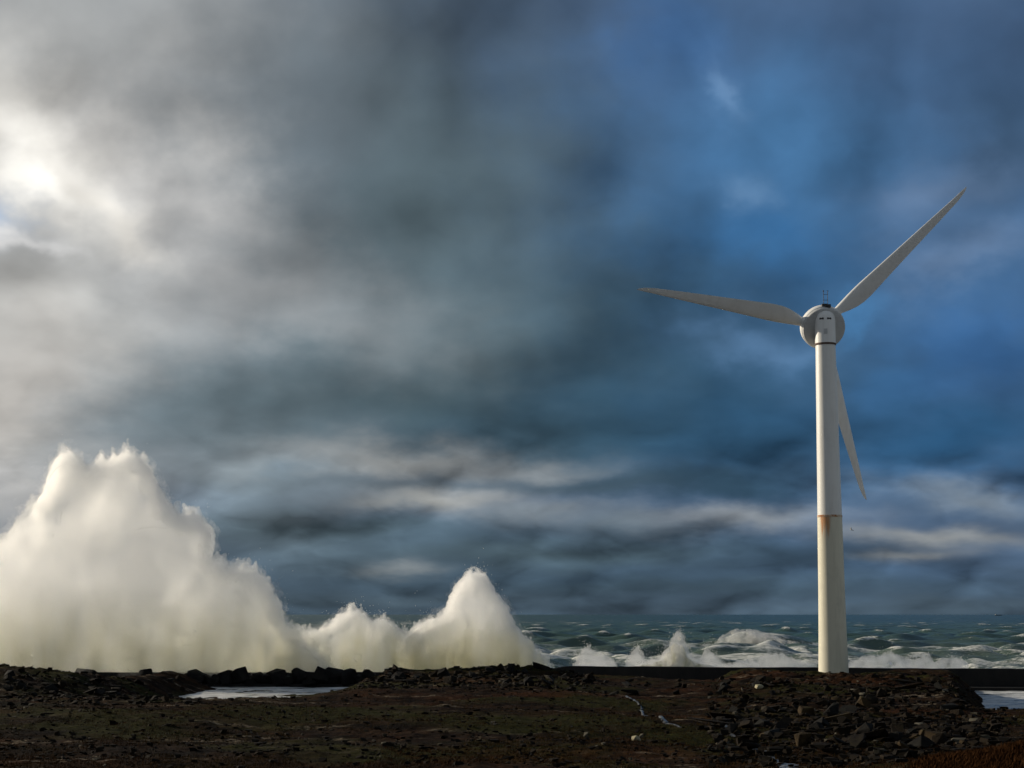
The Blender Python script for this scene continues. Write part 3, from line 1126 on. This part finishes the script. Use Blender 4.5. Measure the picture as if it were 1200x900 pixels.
# ------------------------------------------------------------------ rocks
def rock_material(name, a, b, moss):
    m, t, out = material(name)
    oc = t.add('ShaderNodeTexCoord').outputs['Object']
    oi = t.add('ShaderNodeObjectInfo').outputs['Random']
    q = t.vec('ADD', oc, t.combine(t.math('MULTIPLY', oi, 40.0), 0, 0))
    n1 = t.noise(q, 1.2, 6, 0.65)
    n2 = t.noise(q, 5.0, 5, 0.7)
    nz = t.sep(t.add('ShaderNodeNewGeometry').outputs['Normal'])[2]
    c = t.mix(t.ramp(n1, 0.35, 0.65), a, b)
    c = t.mix(t.math('MULTIPLY', t.ramp(n2, 0.5, 0.75), 0.5), c, (0.01, 0.008, 0.007))
    mo = t.math('MULTIPLY', t.ramp(nz, 0.3, 0.8), t.ramp(n1, 0.45, 0.6))
    c = t.mix(t.math('MULTIPLY', mo, t.math('MULTIPLY', oi, 0.8)), c, moss)
    principled(t, out, c, 0.85, n2, 0.08, 0.8, spec=0.10)
    return m


M_ROCK = rock_material('dark_rock', (0.004, 0.0028, 0.0018), (0.016, 0.0105, 0.0055), (0.016, 0.014, 0.005))
M_TAN = rock_material('tan_rock', (0.020, 0.013, 0.006), (0.045, 0.030, 0.013), (0.028, 0.025, 0.008))
M_BLACK = rock_material('wet_black_rock', (0.005, 0.005, 0.005), (0.013, 0.012, 0.011), (0.010, 0.011, 0.006))
M_PALE = rock_material('pale_stone', (0.30, 0.27, 0.18), (0.42, 0.38, 0.26), (0.2, 0.2, 0.1))


def hull(rng, sx, sy, sz, n=16, bev=0.05):
    bm = bmesh.new()
    for i in range(n):
        p = rng.uniform(-1, 1, 3)
        p = np.sign(p) * np.abs(p) ** 0.45
        p = p / max(1.0, np.linalg.norm(p) * 0.78)
        bm.verts.new((p[0] * sx, p[1] * sy, p[2] * sz))
    r = bmesh.ops.convex_hull(bm, input=bm.verts)
    bmesh.ops.delete(bm, geom=list({g for g in r['geom_interior'] + r['geom_unused'] if isinstance(g, bmesh.types.BMVert)}), context='VERTS')
    if bev:
        bmesh.ops.bevel(bm, geom=list(bm.edges), offset=bev * min(sx, sy, sz), segments=1, affect='EDGES')
    return bm


rngr = np.random.default_rng(99)
KINDS = [(1, 0.8, 0.6), (1.2, 0.8, 0.45), (0.9, 0.9, 0.8), (1.4, 0.8, 0.3), (1.0, 0.6, 0.7), (1.6, 0.7, 0.35), (0.8, 1.0, 0.5), (1.1, 1.0, 0.7)]
ROCKS = []
for k in KINDS:
    me = bpy.data.meshes.new('boulder')
    bm = hull(rngr, *k)
    bm.to_mesh(me)
    bm.free()
    ROCKS.append(me)


def put_rock(x, y, size, mat, label, group, sink=0.3, rz=None, kind=None, tilt=0.35, name='boulder', z=None, scale=None):
    me = ROCKS[kind if kind is not None else rngr.integers(len(ROCKS))]
    key = (me.name, mat.name)
    if key not in put_rock.cache:
        m2 = me.copy()
        m2.materials.clear()
        m2.materials.append(mat)
        put_rock.cache[key] = m2
    o = bpy.data.objects.new(name, put_rock.cache[key])
    COL.objects.link(o)
    s = scale if scale is not None else (size * rngr.uniform(0.8, 1.2), size * rngr.uniform(0.8, 1.2), size * rngr.uniform(0.8, 1.2))
    o.scale = s
    o.rotation_euler = (rngr.normal(0, tilt), rngr.normal(0, tilt), rngr.uniform(0, 6.28) if rz is None else rz)
    zz_ = float(terrain(np.array(x), np.array(y))) if z is None else z
    o.location = (x, y, zz_ + s[2] * (0.5 - sink))
    tag(o, label, 'boulder', group)
    return o


put_rock.cache = {}


def ground_at(u, v):                  # where a line of sight meets the ground
    d = ray(u, v)
    yy = np.linspace(50, 262, 900)
    xx = d[0] / d[1] * yy
    z = CAM_Z + d[2] / d[1] * yy
    h = terrain(xx, yy)
    k = np.argmax(h >= z)
    return float(xx[k]), float(yy[k])


# boulders one can tell apart
SPECIAL = [
    (905, 803, 1.0, M_ROCK, 'long tilted slab pointing up just left of the turbine foot', 5, (1.9, 0.7, 0.5), -0.3),
    (889, 804, 0.5, M_TAN, 'small pale tan boulder beside the tilted slab left of the turbine', 2, None, None),
    (936, 799, 0.8, M_TAN, 'wide ochre boulder touching the left side of the tower foot', 6, (1.3, 0.9, 0.8), None),
    (1058, 800, 1.0, M_ROCK, 'broad flat slab lying on top of the mound right of the turbine', 3, (2.0, 1.2, 0.8), 0.1),
    (1066, 806, 1.0, M_TAN, 'rust coloured flat slab just under the broad top slab', 5, (1.6, 1.0, 0.6), 0.0),
    (860, 843, 1.0, M_ROCK, 'large sloping slab with a bright edge at the left foot of the mound', 1, (2.6, 1.5, 0.7), 0.1),
    (850, 850, 1.0, M_ROCK, 'long low slab lying in front of the sloping slab', 5, (2.6, 1.0, 0.6), 0.0),
    (945, 838, 1.0, M_TAN, 'squarish mossy block in the middle of the mound below the tower', 2, (1.1, 0.8, 1.1), 0.1),
    (975, 847, 1.0, M_TAN, 'wide mossy block right of the squarish one', 1, (1.9, 1.0, 1.2), 0.0),
    (942, 872, 1.0, M_TAN, 'tall upright mossy boulder at the near foot of the mound', 4, (0.9, 0.7, 1.2), 0.4),
    (910, 862, 1.0, M_TAN, 'flat yellowish slab beside the upright mossy boulder', 3, (1.3, 0.8, 0.9), 0.3),
    (745, 868, 0.28, M_PALE, 'small pale yellow stone lying alone on the brown heath', 2, None, None),
    (890, 806, 0.4, M_PALE, 'pale rounded stone at the edge of the mound near the tilted slab', 7, None, None),
    (678, 783, 1.0, M_BLACK, 'big black rounded rock standing against the wall, right end of the ridge', 7, (1.7, 1.3, 1.6), 0.2),
    (634, 784, 1.0, M_BLACK, 'black flat topped rock at the foot of the pointed spray burst', 1, (1.6, 1.0, 1.5), 0.0),
    (480, 800, 1.0, M_ROCK, 'pair shaped leaning slab at the left slope of the middle ridge', 5, (1.8, 0.9, 0.9), 0.5),
    (1070, 860, 0.3, M_PALE, 'small pale grey stone on the rim of the heather hump', 2, None, None),
]
SPECIAL = [s for s in SPECIAL if 'rim of the heather' not in s[4]]
for (u, v, size, mat, label, kd, sc, rz) in SPECIAL:
    x, y = ground_at(u, v)
    put_rock(x, y, size, mat, label, None, 0.35, rz, kd, 0.12, scale=sc if sc is None else tuple(0.75 * q for q in sc))


def scatter(nn, box, mats, label, group, s0, s1, tilt=0.4):
    for i in range(nn):
        u = rngr.uniform(box[0], box[1])
        v = rngr.uniform(box[2], box[3])
        x, y = ground_at(u, v)
        put_rock(x, y, s0 * (s1 / s0) ** rngr.random() ** 1.6, mats[rngr.integers(len(mats))], label, group, 0.3, None, None, tilt)


scatter(130, (835, 1140, 797, 880), [M_ROCK, M_ROCK, M_TAN, M_BLACK], 'dark angular boulder in the rubble mound below the turbine', 'boulders of the turbine mound', 0.26, 0.85)
scatter(70, (430, 700, 781, 806), [M_BLACK, M_ROCK], 'dark angular boulder in the low rubble ridge in front of the breakwater', 'boulders of the middle ridge', 0.3, 0.95)
scatter(45, (0, 215, 792, 815), [M_ROCK, M_BLACK], 'dark boulder in the rubble bank under the tallest spray', 'boulders of the bank under the spray', 0.3, 0.85)
scatter(16, (700, 850, 795, 815), [M_BLACK, M_ROCK], 'dark stone on the low ground in front of the clear wall', 'stones in front of the clear wall', 0.3, 0.8)
# armour rocks standing against the wall under the spray: lumpy skyline
x = -66.0
while x < -8:
    r = rngr.uniform(1.3, 2.1)
    put_rock(x, 268.6, r, M_BLACK, 'black lumpy armour rock against the wall behind the pool', 'armour rocks behind the pool', z=rngr.uniform(0.35, 0.85), scale=(r, r * 0.8, r * rngr.uniform(0.85, 1.05)), sink=0.0, tilt=0.2, kind=int(rngr.choice([2, 7, 6])))
    x += r * 0.95

# countless small stones
rb = np.random.default_rng(5)
base = []
for i in range(8):
    bm = hull(rb, 1, rb.uniform(0.6, 1), rb.uniform(0.35, 0.8), 9, 0)
    bmesh.ops.triangulate(bm, faces=bm.faces)
    bm.verts.index_update()
    base.append((np.array([v.co[:] for v in bm.verts]), np.array([[v.index for v in f.verts] for f in bm.faces])))
    bm.free()
VV, FF = [], []
k = 0
cnt = 0
zones = [(0, 1200, 800, 900, 5200, 0.08, 0.30), (830, 1180, 793, 890, 3600, 0.14, 0.55), (420, 700, 779, 812, 1500, 0.16, 0.55), (0, 240, 790, 830, 1200, 0.14, 0.5)]
for (u0, u1, v0, v1, nn, s0, s1) in zones:
    us = rb.uniform(u0, u1, nn)
    vs = rb.uniform(v0, v1, nn)
    for u, v in zip(us, vs):
        d = ray(u, v)
        yv_ = (3.4 - CAM_Z) / d[2] * d[1] if d[2] < -0.02 else 240
        yv_ = min(max(yv_, 60), 250) + rb.normal(0, 4)
        xv_ = d[0] / d[1] * yv_
        bv, bf = base[rb.integers(8)]
        s = s0 * (s1 / s0) ** (rb.random() ** 1.8)
        a = rb.uniform(0, 6.28)
        ca, sa_ = math.cos(a), math.sin(a)
        q = bv * s * rb.uniform(0.7, 1.3, 3)
        q = np.stack([q[:, 0] * ca - q[:, 1] * sa_, q[:, 0] * sa_ + q[:, 1] * ca, q[:, 2]], 1)
        VV.append((q, xv_, yv_, s))
        FF.append(bf + k)
        k += len(bv)
tx_ = np.array([q[1] for q in VV])
ty_ = np.array([q[2] for q in VV])
tz_ = terrain(tx_, ty_)
V = np.concatenate([q[0] + np.array([q[1], q[2], z + q[3] * 0.15]) for q, z in zip(VV, tz_)])
mstone, t, out = material('loose_stone')
gp = t.add('ShaderNodeNewGeometry').outputs['Position']
rnd = t.add('ShaderNodeNewGeometry').outputs['Random Per Island']
c = t.mix(t.math('POWER', rnd, 3.0), (0.004, 0.003, 0.0018), (0.023, 0.0155, 0.0085))
c = t.mix(t.ramp(rnd, 0.965, 0.985), c, (0.10, 0.092, 0.07))
c = t.mix(t.math('MULTIPLY', t.noise(gp, 4.0, 4), 0.6), c, (0.012, 0.010, 0.008))
principled(t, out, c, 0.85, spec=0.06)
rub = np_mesh('rubble', V, np.concatenate(FF), mstone, smooth=False)
tag(rub, 'small loose stones strewn over the dark foreshore', 'rubble', kind='stuff')

# rivulets running over the foreshore
M_STREAM, t, out = material('stream_water')
gp = t.add('ShaderNodeNewGeometry').outputs['Position']
f = t.ramp(t.noise(gp, 2.5, 5, 0.7), 0.45, 0.62)
principled(t, out, t.mix(f, (0.02, 0.018, 0.014), (0.22, 0.21, 0.19)), 0.3, t.noise(gp, 6.0, 3), 0.03, 0.6, ior=1.33)


def rivulet(pix, w0, w1, seed):
    pts = np.array([ground_at(u, v) for u, v in pix])
    tt_ = np.linspace(0, len(pts) - 1, 70)
    cx_ = np.interp(tt_, np.arange(len(pts)), pts[:, 0])
    cy_ = np.interp(tt_, np.arange(len(pts)), pts[:, 1])
    cx_ = cx_ + 0.5 * fbm(tt_ * 1.7, tt_ * 0 + seed, 3, seed)
    wd_ = np.interp(tt_, [0, tt_[-1]], [w0, w1]) * (1 + 0.9 * fbm(tt_ * 3.1, tt_ * 0, 3, seed + 3))
    V_ = []
    for x_, y_, q_ in zip(cx_, cy_, wd_):
        z_ = max(float(terrain(np.array(x_ + k_ * q_ / 2), np.array(y_))) for k_ in (-1, 0, 1)) + 0.03
        for k_ in (-1, -0.4, 0.4, 1):
            V_.append((x_ + k_ * q_ / 2, y_, z_ + (0.02 if abs(k_) < 1 else -0.05)))
    return tag(np_mesh('stream', np.array(V_), grid_faces(70, 4), M_STREAM), kind='structure')


rivulet([(838, 846), (856, 858), (872, 868), (886, 874), (904, 884), (926, 899), (940, 908)], 0.25, 1.1, 4)
rivulet([(735, 816), (748, 828), (756, 838), (776, 846), (800, 853)], 0.25, 0.35, 9)

# heath: short wiry tufts
rh = np.random.default_rng(15)


def tufts(name, pts, hmin, hmax, mat, label, cat, blades=5):
    n_ = len(pts)
    px_, py_ = pts[:, 0], pts[:, 1]
    pz_ = terrain(px_, py_)
    V_, F_ = [], []
    for b in range(blades):
        a = rh.uniform(0, 6.283, n_)
        h = rh.uniform(hmin, hmax, n_)
        lean = rh.uniform(0.2, 0.9, n_)
        wd = h * rh.uniform(0.10, 0.2, n_)
        ox_, oy_ = rh.normal(0, 0.12, n_), rh.normal(0, 0.12, n_)
        cx, cy = np.cos(a), np.sin(a)
        b0 = np.stack([px_ + ox_ - cy * wd, py_ + oy_ + cx * wd, pz_ - 0.05], 1)
        b1 = np.stack([px_ + ox_ + cy * wd, py_ + oy_ - cx * wd, pz_ - 0.05], 1)
        tp = np.stack([px_ + ox_ + cx * h * lean + 0.3 * h, py_ + oy_ + cy * h * lean, pz_ + h], 1)
        V_.append(np.stack([b0, b1, tp], 1).reshape(-1, 3))
    V_ = np.concatenate(V_)
    o = np_mesh(name, V_, np.arange(len(V_)).reshape(-1, 3), mat, smooth=False)
    return tag(o, label, cat, kind='stuff')


def tuft_mat(name, cols):
    m, t, out = material(name)
    gp = t.add('ShaderNodeNewGeometry').outputs['Position']
    rnd = t.add('ShaderNodeNewGeometry').outputs['Random Per Island']
    n1 = t.noise(gp, 0.09, 4, 0.6)
    c = t.mix(t.ramp(n1, 0.42, 0.6), cols[0], cols[1])
    c = t.mix(t.math('MULTIPLY', rnd, 0.6), c, cols[2])
    principled(t, out, c, 0.9, spec=0.03)
    return m


npt = 42000
us = rh.uniform(-60, 1260, npt)
vs = 806 + 110 * rh.random(npt) ** 0.8
d = np.stack([ray(u, v) for u, v in zip(us, vs)])
yy = np.clip((3.5 - CAM_Z) / d[:, 2] * d[:, 1], 60, 215)
pts = np.stack([d[:, 0] / d[:, 1] * yy, yy], 1)
keep = fbm(pts[:, 0] / 9, pts[:, 1] / 14, 3, 55) > -0.08
rubm = np.exp(-(((pts[:, 0] - 42) / 15) ** 2 + ((pts[:, 1] - 205) / 30) ** 2)) > 0.35
wetL = (terrain(pts[:, 0], pts[:, 1], False) < 2.0)
pts = pts[keep & ~rubm & ~wetL]
tufts('heath_grass', pts, 0.05, 0.17, tuft_mat('heath_blades', [(0.022, 0.011, 0.0045), (0.024, 0.021, 0.005), (0.048, 0.019, 0.006)]), 'short brown heath grass covering the foreshore', 'heath grass')
n2_ = 16000
a = rh.uniform(0, 6.283, n2_)
r = np.sqrt(rh.random(n2_))
pts = np.stack([34 + 15 * r * np.cos(a), 82 + 13 * r * np.sin(a)], 1)
tufts('heather', pts, 0.12, 0.38, tuft_mat('heather_blades', [(0.034, 0.0135, 0.0045), (0.022, 0.0095, 0.0035), (0.044, 0.019, 0.006)]), 'rust brown heather on the near hump', 'heather', 6)

# ------------------------------------------------------------------ far ship and a gull
p = at(1170, 720, 17000.0)
ship = empty('cargo_ship', (p[0], p[1], 0.5))
tag(ship, 'tiny dark ship on the horizon at the far side of the sea', 'ship')
bm = bmesh.new()
prof = [(-34, 0), (32, 0), (40, 7), (-35, 6)]
fv = [bm.verts.new((x, -6, z)) for x, z in prof]
bv = [bm.verts.new((x, 6, z)) for x, z in prof]
bm.faces.new(fv)
bm.faces.new(bv[::-1])
for k in range(4):
    bm.faces.new((fv[k], bv[k], bv[(k + 1) % 4], fv[(k + 1) % 4]))
bmesh.ops.recalc_face_normals(bm, faces=bm.faces)
bm_obj('hull', bm, mk, ship)
bm = bmesh.new()
bmesh.ops.create_cube(bm, size=1, matrix=Matrix.Translation((-26, 0, 10.2)) @ Matrix.Diagonal((10, 9, 8, 1)))
bmesh.ops.bevel(bm, geom=list(bm.edges), offset=0.6, segments=1, affect='EDGES')
bm_obj('superstructure', bm, mg, ship)

p = at(998, 621, 236.0)
bm = bmesh.new()
secs = [(-0.24, 0.01, 0.0), (-0.16, 0.05, 0.0), (0.0, 0.075, 0.0), (0.12, 0.06, 0.01), (0.18, 0.045, 0.02), (0.23, 0.03, 0.02), (0.28, 0.006, 0.01)]
rings = []
for (x, r, z) in secs:
    rings.append([bm.verts.new((x, r * math.cos(a), z + r * 0.9 * math.sin(a))) for a in [k * math.pi / 4 for k in range(8)]])
for a_, b_ in zip(rings, rings[1:]):
    for k in range(8):
        bm.faces.new((a_[k], a_[(k + 1) % 8], b_[(k + 1) % 8], b_[k]))
for s_ in (-1, 1):                # bent wings growing out of the body
    pts_ = [(0.05, 0.05, 0.03, 0.16), (0.08, 0.28, 0.16, 0.15), (0.0, 0.50, 0.17, 0.10), (-0.10, 0.66, 0.12, 0.02)]
    top_, bot_ = [], []
    for (x, y, z, c_) in pts_:
        top_.append((bm.verts.new((x + c_ / 2, s_ * y, z)), bm.verts.new((x - c_ / 2, s_ * y, z + 0.01))))
        bot_.append((bm.verts.new((x + c_ / 2, s_ * y, z - 0.018)), bm.verts.new((x - c_ / 2, s_ * y, z - 0.006))))
    for k in range(3):
        bm.faces.new((top_[k][0], top_[k][1], top_[k + 1][1], top_[k + 1][0]))
        bm.faces.new((bot_[k][0], bot_[k + 1][0], bot_[k + 1][1], bot_[k][1]))
        bm.faces.new((top_[k][0], top_[k + 1][0], bot_[k + 1][0], bot_[k][0]))
        bm.faces.new((top_[k][1], bot_[k][1], bot_[k + 1][1], top_[k + 1][1]))
bmesh.ops.recalc_face_normals(bm, faces=bm.faces)
gull = bm_obj('gull', bm, mg, smooth=True)
gull.location = tuple(p)
gull.rotation_euler = (R(20), R(-8), R(150))
tag(gull, 'small grey gull gliding just right of the rusty tower joint', 'gull')
